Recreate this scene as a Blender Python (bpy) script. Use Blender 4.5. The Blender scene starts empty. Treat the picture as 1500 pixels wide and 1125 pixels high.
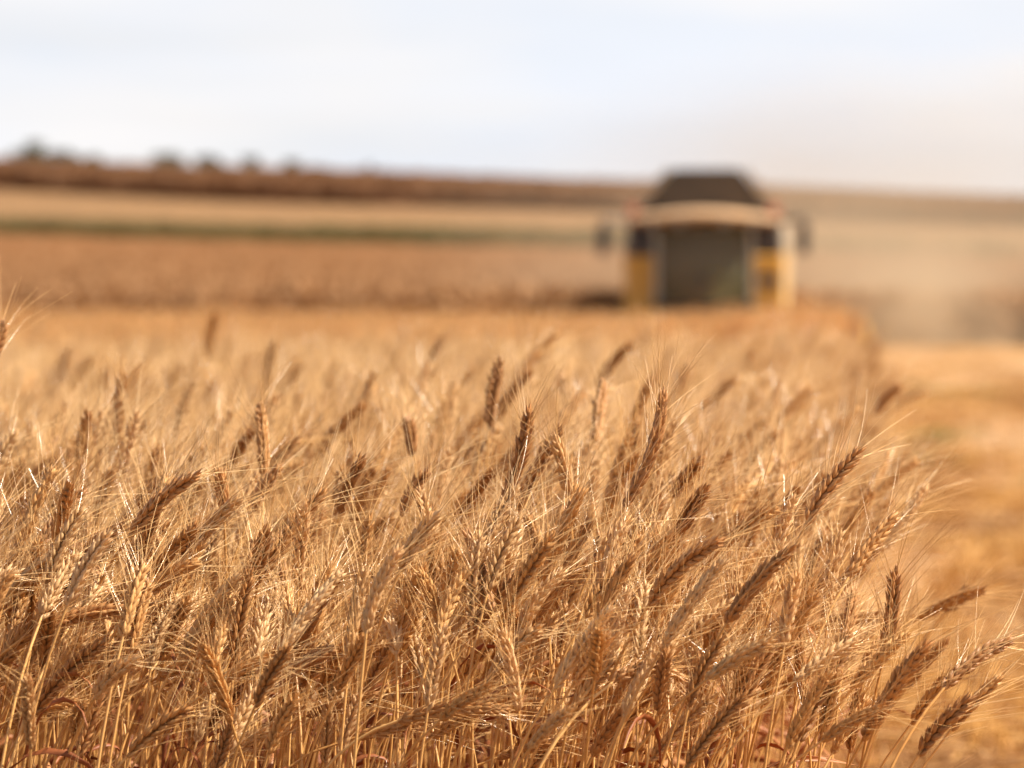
import bpy, bmesh, math, random
import numpy as np
from mathutils import Vector, Matrix, Euler

random.seed(11); rng = np.random.default_rng(11)
scene = bpy.context.scene
COL = scene.collection
R = math.radians

# ------------------------------------------------------------------ camera
CAM_Z, PITCH, LENS = 0.92, math.atan(116.5/6667.0), 160.0
FPX = 6667.0
cd = bpy.data.cameras.new('camera'); cam = bpy.data.objects.new('camera', cd); COL.objects.link(cam)
cam.location = (0, 0, CAM_Z); cam.rotation_euler = (math.pi/2-PITCH, 0, 0)
cd.sensor_width = 36; cd.lens = LENS; cd.clip_start = 0.05; cd.clip_end = 6000
cd.dof.use_dof = True; cd.dof.focus_distance = 4.02; cd.dof.aperture_fstop = 7.4; cd.dof.aperture_blades = 7
scene.camera = cam

# ------------------------------------------------------------------ world + sun
SUN_EL, SUN_AZ = R(48), R(94)          # azimuth from +Y (view direction) towards +X
w = bpy.data.worlds.new('World'); scene.world = w; w.use_nodes = True
nt = w.node_tree; nt.nodes.clear()
def N(t, tree, **k):
    n = tree.nodes.new(t)
    for a, b in k.items(): setattr(n, a, b)
    return n
sky = N('ShaderNodeTexSky', nt, sky_type='NISHITA', sun_disc=False, sun_elevation=SUN_EL, sun_rotation=SUN_AZ, dust_density=2.5)
bg = N('ShaderNodeBackground', nt); bg.inputs['Strength'].default_value = 0.053
tc = N('ShaderNodeTexCoord', nt); mp = N('ShaderNodeMapping', nt); mp.inputs['Scale'].default_value = (3, 3, 26)
mp.inputs['Rotation'].default_value = (0, R(2.0), 0)
noi = N('ShaderNodeTexNoise', nt); noi.inputs['Scale'].default_value = 1.6; noi.inputs['Detail'].default_value = 5; noi.inputs['Roughness'].default_value = .5
cr = N('ShaderNodeValToRGB', nt); cr.color_ramp.elements[0].position = .30; cr.color_ramp.elements[1].position = .60
cr.color_ramp.elements[0].color = (.84, .84, .84, 1); cr.color_ramp.elements[1].color = (.98, .98, .98, 1)
mixc = N('ShaderNodeMix', nt, data_type='RGBA')
out = N('ShaderNodeOutputWorld', nt); L = nt.links.new
# thin white cloud veil near the horizon, clear sky overhead; the veil is bluish and creamy in patches
hue = N('ShaderNodeTexNoise', nt); hue.inputs['Scale'].default_value = 2.3; hue.inputs['Detail'].default_value = 3
mp2 = N('ShaderNodeMapping', nt); mp2.inputs['Scale'].default_value = (4, 4, 16); mp2.inputs['Location'].default_value = (3.1, 1.2, .50)
L(tc.outputs['Generated'], mp2.inputs['Vector']); L(mp2.outputs[0], hue.inputs['Vector'])
hr = N('ShaderNodeValToRGB', nt); hr.color_ramp.elements[0].position = .36; hr.color_ramp.elements[1].position = .62
hr.color_ramp.elements[0].color = (.83, .865, .94, 1); hr.color_ramp.elements[1].color = (.92, .90, .90, 1); L(hue.outputs['Fac'], hr.inputs[0])
vs = N('ShaderNodeVectorMath', nt, operation='SCALE'); vs.inputs['Scale'].default_value = 9.7; L(hr.outputs[0], vs.inputs[0]); L(vs.outputs[0], mixc.inputs['B'])
sz = N('ShaderNodeSeparateXYZ', nt); L(tc.outputs['Generated'], sz.inputs[0])
ez = N('ShaderNodeMapRange', nt, interpolation_type='SMOOTHSTEP'); ez.inputs['From Min'].default_value = .08; ez.inputs['From Max'].default_value = .55; ez.inputs['To Min'].default_value = 1; ez.inputs['To Max'].default_value = .12
L(sz.outputs['Z'], ez.inputs['Value'])
fm = N('ShaderNodeMath', nt, operation='MULTIPLY'); L(ez.outputs[0], fm.inputs[1])
L(tc.outputs['Generated'], mp.inputs['Vector']); L(mp.outputs[0], noi.inputs['Vector']); L(noi.outputs['Fac'], cr.inputs[0])
L(cr.outputs[0], fm.inputs[0]); L(fm.outputs[0], mixc.inputs['Factor']); L(sky.outputs[0], mixc.inputs['A']); L(mixc.outputs['Result'], bg.inputs[0]); L(bg.outputs[0], out.inputs[0])

sl = bpy.data.lights.new('sun', 'SUN'); sun = bpy.data.objects.new('sun', sl); COL.objects.link(sun)
sl.energy = 5.0; sl.angle = R(0.5); sl.color = (1.0, .915, .78)
sdir = Vector((math.sin(SUN_AZ)*math.cos(SUN_EL), math.cos(SUN_AZ)*math.cos(SUN_EL), math.sin(SUN_EL)))
sun.rotation_euler = sdir.to_track_quat('Z', 'Y').to_euler()

scene.view_settings.view_transform = 'Standard'; scene.view_settings.look = 'None'
scene.view_settings.exposure = 1.08; scene.view_settings.gamma = 1
cy = scene.cycles
cy.max_bounces = 8; cy.diffuse_bounces = 4; cy.glossy_bounces = 2; cy.transmission_bounces = 4
cy.transparent_max_bounces = 8; cy.volume_bounces = 1; cy.use_denoising = True
cy.volume_step_rate = 2.0; cy.volume_max_steps = 64
cy.caustics_reflective = False; cy.caustics_refractive = False
cy.sample_clamp_indirect = 6

# ------------------------------------------------------------------ helpers
def tag(o, label=None, cat=None, group=None, kind=None):
    if label: o['label'] = label
    if cat: o['category'] = cat
    if group: o['group'] = group
    if kind: o['kind'] = kind
    return o
def empty(name, loc, rz=0):
    o = bpy.data.objects.new(name, None); COL.objects.link(o); o.location = loc; o.rotation_euler = (0, 0, rz)
    o.empty_display_size = .1; return o
def cast(px, py, d):
    """a photograph pixel (1500 wide) seen at d metres"""
    u, v = (px-750)/FPX, (562.5-py)/FPX
    c, s = math.cos(PITCH), math.sin(PITCH)
    return Vector((u*d, d*(c+v*s), CAM_Z + d*(-s+v*c)))

def mesh_np(name, V, F3=None, F4=None, mat=None, smooth=True):
    """V (n,3); F3 (a,3); F4 (b,4)"""
    me = bpy.data.meshes.new(name)
    F3 = np.zeros((0, 3), int) if F3 is None or len(F3) == 0 else np.asarray(F3)
    F4 = np.zeros((0, 4), int) if F4 is None or len(F4) == 0 else np.asarray(F4)
    me.vertices.add(len(V)); me.vertices.foreach_set('co', np.asarray(V, np.float32).ravel())
    loops = np.concatenate([F3.ravel(), F4.ravel()]).astype(np.int32)
    me.loops.add(len(loops)); me.loops.foreach_set('vertex_index', loops)
    st = np.concatenate([np.arange(len(F3))*3, len(F3)*3+np.arange(len(F4))*4]).astype(np.int32)
    tot = np.concatenate([np.full(len(F3), 3), np.full(len(F4), 4)]).astype(np.int32)
    me.polygons.add(len(st)); me.polygons.foreach_set('loop_start', st); me.polygons.foreach_set('loop_total', tot)
    me.update(calc_edges=True); me.validate()
    if smooth: me.polygons.foreach_set('use_smooth', np.ones(len(me.polygons), bool))
    if mat is not None: me.materials.append(mat)
    return me
def link(name, me, parent=None):
    o = bpy.data.objects.new(name, me); COL.objects.link(o)
    if parent: o.parent = parent
    return o
class G:
    """growing numpy geometry"""
    def __init__(s): s.V = []; s.F3 = []; s.F4 = []; s.n = 0
    def add(s, V, F3=None, F4=None):
        V = np.asarray(V, float)
        if F3 is not None and len(F3): s.F3.append(np.asarray(F3)+s.n)
        if F4 is not None and len(F4): s.F4.append(np.asarray(F4)+s.n)
        s.V.append(V); s.n += len(V)
    def arrays(s):
        return (np.concatenate(s.V), np.concatenate(s.F3) if s.F3 else None, np.concatenate(s.F4) if s.F4 else None)
    def mesh(s, name, mat, smooth=True): return mesh_np(name, *s.arrays(), mat=mat, smooth=smooth)

def nrm(v): v = np.asarray(v, float); return v/(np.linalg.norm(v)+1e-12)
def frames(P):
    """tangents + side/other vectors along a polyline, no twist"""
    P = np.asarray(P, float); T = np.gradient(P, axis=0); T /= np.linalg.norm(T, axis=1)[:, None]+1e-12
    u = nrm(np.cross(T[0], (0.3, 1, .1))); U = []
    for t in T:
        u = nrm(u-t*np.dot(u, t)); U.append(u)
    U = np.array(U); return T, U, np.cross(T, U)
def tube(g, P, rad, k=5, closed_tip=True):
    P = np.asarray(P, float); n = len(P); T, U, W = frames(P); rad = np.broadcast_to(rad, (n,))
    a = np.arange(k)*2*math.pi/k
    V = P[:, None]+rad[:, None, None]*(np.cos(a)[None, :, None]*U[:, None]+np.sin(a)[None, :, None]*W[:, None])
    i = np.arange(n-1)[:, None]*k; j = np.arange(k)[None]; j2 = (j+1) % k
    F = np.stack([i+j, i+j2, i+k+j2, i+k+j], -1).reshape(-1, 4)
    g.add(V.reshape(-1, 3), None, F)
# unit floret: teardrop along +Z, width X, depth Y, keeled
def floret_template(k=7):
    prof = [(0, .30), (.15, .78), (.38, 1.0), (.60, .80), (.80, .36), (1.0, .04)]
    V = []; a = np.arange(k)*2*math.pi/k
    for z, r in prof:
        for t in a: V.append((r*.5*math.cos(t), r*.5*math.sin(t), z))
    n = len(prof); F = []
    for i in range(n-1):
        for j in range(k): F.append((i*k+j, i*k+(j+1) % k, (i+1)*k+(j+1) % k, (i+1)*k+j))
    return np.array(V), np.array(F)
FV, FF = floret_template(7); FVL, FFL = floret_template(4)

def ear_geo(P, ge, ga, nsp=20, seed=0, lod=0, awn=(.045, .07), roll=0., wid=1.0, spread=1.0):
    """P: polyline of the ear axis (base to tip). ge gets spikelets, ga gets awns."""
    r = np.random.default_rng(seed); P = np.asarray(P, float)
    T, U, W = frames(P); ln = np.linalg.norm(P[-1]-P[0]); s0 = np.linspace(0, 1, len(P))
    c, s = math.cos(roll), math.sin(roll); U2 = c*U+s*W; W2 = np.cross(T, U2)
    def at(t, A): return np.array([np.interp(t, s0, A[:, i]) for i in range(3)])
    tube(ge, P, np.linspace(.0013, .0006, len(P)), 4)
    for i in range(nsp):
        t = (i+.1)/(nsp-.2)*.93; side = 1 if i % 2 else -1
        p, tt, uu, ww = at(t, P), nrm(at(t, T)), nrm(at(t, U2)), nrm(at(t, W2))
        env = (.72+.28*math.sin(min(1, t*2.4+.25)*math.pi/2))*(1-.35*max(0, t-.6)/.4)*wid
        if i == nsp-1: side *= .2
        for q, (fw, fo, fl, fu) in enumerate(((-1, .45, 1.0, .0), (1, .45, 1.0, .0), (0, .85, 1.05, .15), (-.55, .2, .8, -.2), (.55, .2, .8, -.2))[: (5 if lod == 0 else 3 if lod == 1 else 2)]):
            splay = fo*.56*side+r.normal(0, .09); fan = fw*.27+r.normal(0, .06)
            d = nrm(tt+uu*splay+ww*fan)
            base = p+uu*side*.0016*env+ww*fw*.0017*env+tt*fu*.004
            y = nrm(uu*side-d*np.dot(uu*side, d)); x = np.cross(y, d)
            L_ = .0136*fl*env*r.uniform(.82, 1.18)
            M = np.stack([x*.0052*env, y*.0043*env, d*L_])
            if lod <= 1: ge.add(FV@M+base, None, FF)
            else: ge.add(FVL@M+base, None, FFL)
            # awn
            if (q < 2 and r.random() < .62) or (q == 2 and r.random() < .2):
                if lod >= 2 and r.random() < .3: continue
                a0 = base+d*L_*.93; al = r.uniform(*awn)*(.55+.45*min(1, t*2+.2))
                dd = nrm(tt+uu*side*(.42+.2*r.random())*spread*(1+r.normal(0, .3))+ww*(fw*.34+r.normal(0, .27))*spread)
                bend = nrm(uu*side+ww*r.normal(0, .8))*r.normal(.05, .10)+np.array((.04, 0, .0))
                ks = 5 if lod == 0 else 4 if lod == 1 else 3
                q_ = np.linspace(0, 1, ks)[:, None]
                pts = a0+dd*al*q_+bend*al*q_**2
                tube(ga, pts, np.linspace(.00040, .00014, ks) if lod < 2 else np.linspace(.0004, .00015, ks), 3)

def blade(g, P, width, twist, seed=0, fold=.35):
    """dry leaf blade: V-folded ribbon along P"""
    r = np.random.default_rng(seed); P = np.asarray(P, float); T, U, W = frames(P); n = len(P)
    q = np.linspace(0, 1, n); wd = width*np.sin(np.clip(q*1.02+.12, 0, 1)*math.pi)**.6*(1-.5*q)+.0003
    a = twist*q+r.uniform(0, 6); c, s = np.cos(a)[:, None], np.sin(a)[:, None]
    X = c*U+s*W; Y = np.cross(T, X)
    th = .00018
    rows = [P-X*wd[:, None]/2+Y*fold*wd[:, None]/2, P+Y*0, P+X*wd[:, None]/2+Y*fold*wd[:, None]/2,
            P+X*wd[:, None]/2+Y*(fold*wd[:, None]/2-th), P-Y*th*2, P-X*wd[:, None]/2+Y*(fold*wd[:, None]/2-th)]
    V = np.stack(rows, 1).reshape(-1, 3); k = 6
    i = np.arange(n-1)[:, None]*k; j = np.arange(k)[None]; j2 = (j+1) % k
    g.add(V, None, np.stack([i+j, i+j2, i+k+j2, i+k+j], -1).reshape(-1, 4))

def bez(p0, p1, p2, p3, n):
    t = np.linspace(0, 1, n)[:, None]
    return (1-t)**3*p0+3*(1-t)**2*t*p1+3*(1-t)*t*t*p2+t**3*p3

# ------------------------------------------------------------------ materials
def newmat(name):
    m = bpy.data.materials.new(name); m.use_nodes = True; t = m.node_tree; t.nodes.clear()
    return m, t, N('ShaderNodeOutputMaterial', t)
WARM = (1.08, .99, .92)
def straw(name, stops, rough=.5, trans=.25, spec=.4, tcol=None, noise=60, nmix=.3):
    """plant matter: colour by instance and island, some light through it"""
    m, t, o = newmat(name); l = t.links.new
    oi = N('ShaderNodeObjectInfo', t); ge = N('ShaderNodeNewGeometry', t); tcx = N('ShaderNodeTexCoord', t)
    nz = N('ShaderNodeTexNoise', t); nz.inputs['Scale'].default_value = noise; nz.inputs['Detail'].default_value = 2
    l(tcx.outputs['Object'], nz.inputs['Vector'])
    a = N('ShaderNodeMath', t, operation='MULTIPLY'); a.inputs[1].default_value = .5; l(oi.outputs['Random'], a.inputs[0])
    b = N('ShaderNodeMath', t, operation='MULTIPLY_ADD'); b.inputs[1].default_value = .28; l(ge.outputs['Random Per Island'], b.inputs[0]); l(a.outputs[0], b.inputs[2])
    c = N('ShaderNodeMath', t, operation='MULTIPLY_ADD'); c.inputs[1].default_value = nmix; l(nz.outputs['Fac'], c.inputs[0]); l(b.outputs[0], c.inputs[2])
    rp = N('ShaderNodeValToRGB', t); el = rp.color_ramp.elements
    while len(el) < len(stops): el.new(.5)
    for e, (p, col) in zip(el, stops): e.position = p; e.color = (min(.95, col[0]*WARM[0]), col[1]*WARM[1], col[2]*WARM[2], 1)
    l(c.outputs[0], rp.inputs[0])
    p = N('ShaderNodeBsdfPrincipled', t); p.inputs['Roughness'].default_value = rough; p.inputs['Specular IOR Level'].default_value = spec
    l(rp.outputs[0], p.inputs['Base Color'])
    tr = N('ShaderNodeBsdfTranslucent', t)
    mc = N('ShaderNodeMix', t, data_type='RGBA', blend_type='MULTIPLY'); mc.inputs['Factor'].default_value = 1
    mc.inputs['B'].default_value = (*(tcol or (1, .8, .6)), 1); l(rp.outputs[0], mc.inputs['A']); l(mc.outputs['Result'], tr.inputs[0])
    ms = N('ShaderNodeMixShader', t); ms.inputs[0].default_value = trans
    l(p.outputs[0], ms.inputs[1]); l(tr.outputs[0], ms.inputs[2]); l(ms.outputs[0], o.inputs[0])
    return m
M = {}
M['ear'] = straw('wheat_ear', [(.1, (.30, .14, .045)), (.5, (.48, .26, .09)), (.95, (.68, .44, .18))], .5, .14, .45)
M['ear_brown'] = straw('wheat_ear_brown', [(.1, (.27, .13, .045)), (.6, (.43, .225, .085)), (1, (.60, .35, .145))], .5, .14, .4)
M['ear_pale'] = straw('wheat_ear_pale', [(.1, (.50, .32, .14)), (.6, (.68, .48, .24)), (1, (.80, .62, .36))], .45, .25, .5)
M['awn'] = straw('wheat_awn', [(.1, (.56, .32, .11)), (.6, (.80, .54, .24)), (1, (.92, .72, .42))], .22, .13, 1.0)
M['stem'] = straw('wheat_stem', [(.1, (.46, .24, .07)), (.6, (.64, .38, .13)), (1, (.76, .52, .22))], .35, .12, .5, (1, .7, .4), 12)
M['leaf'] = straw('wheat_leaf', [(.1, (.20, .055, .020)), (.6, (.36, .13, .042)), (1, (.58, .33, .14))], .5, .35, .4, (1, .55, .3), 30)
M['far'] = straw('wheat_far', [(.1, (.46, .235, .07)), (.55, (.70, .41, .145)), (1, (.84, .56, .23))], .5, .25, .4)
M['stubble'] = straw('stubble_straw', [(.1, (.40, .22, .065)), (.6, (.60, .36, .11)), (1, (.74, .50, .20))], .5, .15, .4)
M['stubble_dark'] = straw('stubble_dark', [(.1, (.27, .14, .05)), (1, (.46, .26, .10))], .6, .1, .3)
M['stubble_pale'] = straw('stubble_pale', [(.1, (.60, .42, .22)), (1, (.82, .64, .40))], .5, .15, .4)
M['weed'] = straw('weed', [(.1, (.10, .13, .03)), (1, (.26, .27, .08))], .6, .3, .3)
M['crop'] = straw('dry_crop', [(.1, (.15, .082, .044)), (.6, (.23, .128, .066)), (1, (.33, .19, .10))], .7, .2, .2)
M['crop_light'] = straw('dry_crop_light', [(.1, (.28, .165, .08)), (.6, (.36, .215, .105)), (1, (.45, .28, .145))], .7, .2, .2)
M['verge'] = straw('verge_grass', [(.1, (.075, .078, .028)), (.6, (.13, .12, .045)), (1, (.22, .17, .07))], .7, .25, .2)
M['tree'] = straw('tree_leaves', [(.1, (.045, .055, .022)), (.6, (.075, .085, .035)), (1, (.12, .12, .05))], .6, .25, .3)
M['bark'] = straw('bark', [(.1, (.07, .05, .035)), (1, (.14, .10, .07))], .8, 0, .2)

def solid(name, col, rough=.5, spec=.5, metal=0, dust=.25, dcol=(.42, .29, .18), scale=3):
    m, t, o = newmat(name); l = t.links.new
    p = N('ShaderNodeBsdfPrincipled', t); p.inputs['Roughness'].default_value = rough; p.inputs['Specular IOR Level'].default_value = spec; p.inputs['Metallic'].default_value = metal
    tx = N('ShaderNodeTexCoord', t); nz = N('ShaderNodeTexNoise', t); nz.inputs['Scale'].default_value = scale; nz.inputs['Detail'].default_value = 6
    l(tx.outputs['Object'], nz.inputs['Vector'])
    mr = N('ShaderNodeMapRange', t); mr.inputs['From Min'].default_value = .35; mr.inputs['From Max'].default_value = .7; mr.inputs['To Max'].default_value = dust*1.6; mr.inputs['To Min'].default_value = dust*.4
    l(nz.outputs['Fac'], mr.inputs['Value'])
    mx = N('ShaderNodeMix', t, data_type='RGBA'); mx.inputs['A'].default_value = (*col, 1); mx.inputs['B'].default_value = (*dcol, 1)
    l(mr.outputs[0], mx.inputs['Factor']); l(mx.outputs['Result'], p.inputs['Base Color']); l(p.outputs[0], o.inputs[0])
    return m
M['yellow'] = solid('yellow_paint', (.76, .38, .045), .5, dust=.12)
M['cream'] = solid('pale_yellow_paint', (.56, .37, .15), .5, dust=.35)
M['roofp'] = solid('cab_roof', (.66, .41, .21), .5, dust=.35)
M['dark'] = solid('dark_plastic', (.03, .03, .035), .5, dust=.12)
M['tank'] = solid('tank_cover', (.045, .038, .030), .8, dust=.10)
M['tank_side'] = solid('tank_side_panel', (.34, .30, .23), .6, dust=.4)
M['rubber'] = solid('tyre_rubber', (.025, .025, .025), .9, dust=.35)
M['grey'] = solid('grey_metal', (.40, .39, .31), .5)
M['red'] = solid('red_lamp', (.62, .16, .08), .35, dust=.15)
M['rust'] = solid('worn_red_metal', (.42, .15, .07), .6)
M['console'] = solid('console_plastic', (.36, .40, .28), .6, dust=.1)
M['cabwall'] = solid('cab_lining', (.13, .14, .10), .8, dust=.1)
M['seat'] = solid('seat_cloth', (.10, .09, .08), .9, dust=.1)
gm, t, o = newmat('cab_glass'); 
p = N('ShaderNodeBsdfPrincipled', t); p.inputs['Base Color'].default_value = (.6, .56, .45, 1); p.inputs['Roughness'].default_value = .06
p.inputs['Specular IOR Level'].default_value = .5; tb = N('ShaderNodeBsdfTransparent', t); tb.inputs[0].default_value = (.66, .65, .50, 1)
ms = N('ShaderNodeMixShader', t); ms.inputs[0].default_value = .86
t.links.new(p.outputs[0], ms.inputs[1]); t.links.new(tb.outputs[0], ms.inputs[2]); t.links.new(ms.outputs[0], o.inputs[0]); M['glass'] = gm

# ------------------------------------------------------------------ terrain
EDGE_A, EDGE_B = -0.10, 0.0765                     # right edge of the standing wheat: x = A + B*y
def edge_x(y): return EDGE_A+EDGE_B*y
PY = np.array([-400, 88, 92, 250, 275, 400, 600, 680, 900, 3000.])
PZ = np.array([0, 0, .05, 3.9, 4.5, 9.35, 15.6, 16.4, 8., -60.])
KY = np.array([-400, 92, 250, 400, 600, 3000.]); KZ = np.array([0, 0, .020, .040, .033, .02])
def terrain(x, y):
    x = np.asarray(x, float); y = np.asarray(y, float)
    z = np.interp(y, PY, PZ); k = np.interp(y, KY, KZ)
    xs = np.tanh(x/260.)*260.
    z = z-k*xs+np.where(y > 100, .12*np.sin(x*.11+y*.05)+.25*np.sin(x*.031-y*.02+1), 0)*np.clip((y-100)/200, 0, 1)
    return z
xs = np.concatenate([np.linspace(-1500, -160, 30), np.linspace(-150, 150, 151), np.linspace(160, 1500, 30)])
ys = np.concatenate([np.linspace(-400, 0, 12), np.linspace(4, 86, 60), np.linspace(88, 700, 150), np.linspace(720, 3000, 40)])
X, Y = np.meshgrid(xs, ys); Z = terrain(X, Y)
near = (Y < 88) & (Y > 0); Z = Z+np.where(near, .012*np.sin(X*3.1+Y*1.7)*np.sin(Y*2.3), 0)
nx, ny = len(xs), len(ys); V = np.stack([X, Y, Z], -1).reshape(-1, 3)
ii, jj = np.meshgrid(np.arange(ny-1), np.arange(nx-1), indexing='ij'); b_ = (ii*nx+jj).ravel()
m, t, o = newmat('field_ground'); l = t.links.new
tcx = N('ShaderNodeTexCoord', t); sep = N('ShaderNodeSeparateXYZ', t); l(tcx.outputs['Object'], sep.inputs[0])
nz = N('ShaderNodeTexNoise', t); nz.inputs['Scale'].default_value = .12; nz.inputs['Detail'].default_value = 4; l(tcx.outputs['Object'], nz.inputs['Vector'])
ad = N('ShaderNodeMath', t, operation='MULTIPLY_ADD'); ad.inputs[1].default_value = 8; l(nz.outputs['Fac'], ad.inputs[0]); l(sep.outputs['Y'], ad.inputs[2])
mr = N('ShaderNodeMapRange', t); mr.inputs['From Min'].default_value = 4; mr.inputs['From Max'].default_value = 804; l(ad.outputs[0], mr.inputs['Value'])
rp = N('ShaderNodeValToRGB', t); rp.color_ramp.interpolation = 'LINEAR'; el = rp.color_ramp.elements
stops = [(0, (.32, .17, .07)), (14, (.46, .25, .09)), (30, (.56, .31, .11)), (45, (.54, .35, .16)), (86, (.50, .33, .17)), (92, (.22, .115, .06)), (240, (.40, .22, .11)), (247, (.16, .12, .06)), (263, (.20, .14, .065)),
         (270, (.205, .112, .046)), (392, (.215, .118, .05)), (400, (.24, .11, .055)), (620, (.26, .125, .065))]
while len(el) < len(stops): el.new(.5)
for e, (d_, c_) in zip(el, stops): e.position = d_/800; e.color = (*c_, 1)
l(mr.outputs[0], rp.inputs[0])
n2 = N('ShaderNodeTexNoise', t); n2.inputs['Scale'].default_value = .9; n2.inputs['Detail'].default_value = 8; l(tcx.outputs['Object'], n2.inputs['Vector'])
mr2 = N('ShaderNodeMapRange', t); mr2.inputs['From Min'].default_value = .3; mr2.inputs['From Max'].default_value = .7; mr2.inputs['To Min'].default_value = .62; mr2.inputs['To Max'].default_value = 1.35; l(n2.outputs['Fac'], mr2.inputs['Value'])
vm = N('ShaderNodeVectorMath', t, operation='SCALE'); l(rp.outputs[0], vm.inputs[0]); l(mr2.outputs[0], vm.inputs['Scale'])
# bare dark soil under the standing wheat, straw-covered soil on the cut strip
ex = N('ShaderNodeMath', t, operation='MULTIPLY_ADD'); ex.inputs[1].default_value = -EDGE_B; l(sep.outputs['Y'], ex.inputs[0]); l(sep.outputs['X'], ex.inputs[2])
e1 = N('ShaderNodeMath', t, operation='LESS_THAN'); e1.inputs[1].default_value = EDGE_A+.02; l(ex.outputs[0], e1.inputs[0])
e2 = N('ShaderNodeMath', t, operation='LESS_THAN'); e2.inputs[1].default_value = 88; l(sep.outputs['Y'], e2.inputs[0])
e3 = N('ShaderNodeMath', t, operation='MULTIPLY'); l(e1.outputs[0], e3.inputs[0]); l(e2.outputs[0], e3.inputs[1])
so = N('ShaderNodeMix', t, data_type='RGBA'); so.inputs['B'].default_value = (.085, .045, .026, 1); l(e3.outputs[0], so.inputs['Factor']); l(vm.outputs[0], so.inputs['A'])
p = N('ShaderNodeBsdfPrincipled', t); p.inputs['Roughness'].default_value = .9; p.inputs['Specular IOR Level'].default_value = .15
n3 = N('ShaderNodeTexNoise', t); n3.inputs['Scale'].default_value = 14; n3.inputs['Detail'].default_value = 6; l(tcx.outputs['Object'], n3.inputs['Vector'])
bp = N('ShaderNodeBump', t); bp.inputs['Distance'].default_value = .04; l(n3.outputs['Fac'], bp.inputs['Height']); l(bp.outputs[0], p.inputs['Normal'])
l(so.outputs['Result'], p.inputs['Base Color']); l(p.outputs[0], o.inputs[0])
g0 = link('ground', mesh_np('ground', V, None, np.stack([b_, b_+1, b_+nx+1, b_+nx], -1), m))
tag(g0, kind='structure')

# ------------------------------------------------------------------ instanced masses (geometry nodes)
def gn_scatter(name, sources, pts, rot, scl, idx):
    """one object whose points carry copies of the source meshes"""
    sc_ = bpy.data.collections.new(name+'_source')
    for i, me in enumerate(sources):
        so = bpy.data.objects.new('%s_kind_%02d' % (name, i), me); sc_.objects.link(so)
    me = bpy.data.meshes.new(name); n = len(pts)
    me.vertices.add(n); me.vertices.foreach_set('co', np.asarray(pts, np.float32).ravel())
    a = me.attributes.new('rot', 'FLOAT_VECTOR', 'POINT'); a.data.foreach_set('vector', np.asarray(rot, np.float32).ravel())
    a = me.attributes.new('scl', 'FLOAT', 'POINT'); a.data.foreach_set('value', np.asarray(scl, np.float32))
    a = me.attributes.new('idx', 'INT', 'POINT'); a.data.foreach_set('value', np.asarray(idx, np.int32))
    o = link(name, me)
    t = bpy.data.node_groups.new(name, 'GeometryNodeTree')
    t.interface.new_socket('Geometry', in_out='INPUT', socket_type='NodeSocketGeometry')
    t.interface.new_socket('Geometry', in_out='OUTPUT', socket_type='NodeSocketGeometry')
    gi, go = t.nodes.new('NodeGroupInput'), t.nodes.new('NodeGroupOutput')
    ci = t.nodes.new('GeometryNodeCollectionInfo'); ci.inputs['Collection'].default_value = sc_
    ci.inputs['Separate Children'].default_value = True; ci.inputs['Reset Children'].default_value = True
    ip = t.nodes.new('GeometryNodeInstanceOnPoints'); ip.inputs['Pick Instance'].default_value = True
    def attr(nm, dt):
        q = t.nodes.new('GeometryNodeInputNamedAttribute'); q.data_type = dt; q.inputs['Name'].default_value = nm; return q.outputs['Attribute']
    t.links.new(gi.outputs[0], ip.inputs['Points']); t.links.new(ci.outputs[0], ip.inputs['Instance'])
    t.links.new(attr('idx', 'INT'), ip.inputs['Instance Index'])
    er = t.nodes.new('FunctionNodeEulerToRotation'); t.links.new(attr('rot', 'FLOAT_VECTOR'), er.inputs[0]); t.links.new(er.outputs[0], ip.inputs['Rotation'])
    t.links.new(attr('scl', 'FLOAT'), ip.inputs['Scale']); t.links.new(ip.outputs[0], go.inputs[0])
    md = o.modifiers.new('scatter', 'NODES'); md.node_group = t
    return o

# --- generic wheat plant in local space: root at origin, leaning towards +X
def plant_axis(r, h, phi_b=None, phi_t=None):
    phi_b = R(r.normal(26, 11)) if phi_b is None else phi_b
    phi_t = phi_b+R(abs(r.normal(12, 10))) if phi_t is None else phi_t
    ns = 16; s = np.linspace(0, 1, ns); ph = R(r.normal(1.5, 1.5))+phi_b*np.clip((s-.5)/.5, 0, 1)**1.9
    ds = h/(ns-1); dx = np.sin(ph)*ds; dz = np.cos(ph)*ds
    P = np.stack([np.concatenate([[0], np.cumsum(dx[1:])]), np.zeros(ns), np.concatenate([[0], np.cumsum(dz[1:])])], 1)
    P[:, 1] += .012*np.sin(s*3+r.uniform(0, 6))*s
    ne = 9; s = np.linspace(0, 1, ne); ph = phi_b+(phi_t-phi_b)*s; el = r.uniform(.072, .102); ds = el/(ne-1)
    E = P[-1]+np.stack([np.cumsum(np.r_[0, np.sin(ph[1:])*ds]), np.zeros(ne), np.cumsum(np.r_[0, np.cos(ph[1:])*ds])], 1)
    return P, E
def add_leaves(gl, P, r, n, lo=.35, hi=.85):
    for _ in range(n):
        k = int(r.uniform(lo, hi)*(len(P)-1)); b0 = P[k]; a = r.uniform(0, 2*math.pi); L_ = r.uniform(.09, .19)
        out_ = np.array((math.cos(a)+.3, math.sin(a), 0)); up = np.array((0, 0, 1.))
        pts = bez(b0, b0+up*L_*.4+out_*L_*.1, b0+out_*L_*.55+up*L_*r.uniform(-.1, .5), b0+out_*L_*r.uniform(.4, .8)-up*L_*r.uniform(-.2, .8), 9)
        blade(gl, pts, r.uniform(.005, .010), r.uniform(-5, 5), int(r.integers(1e6)))

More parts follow.
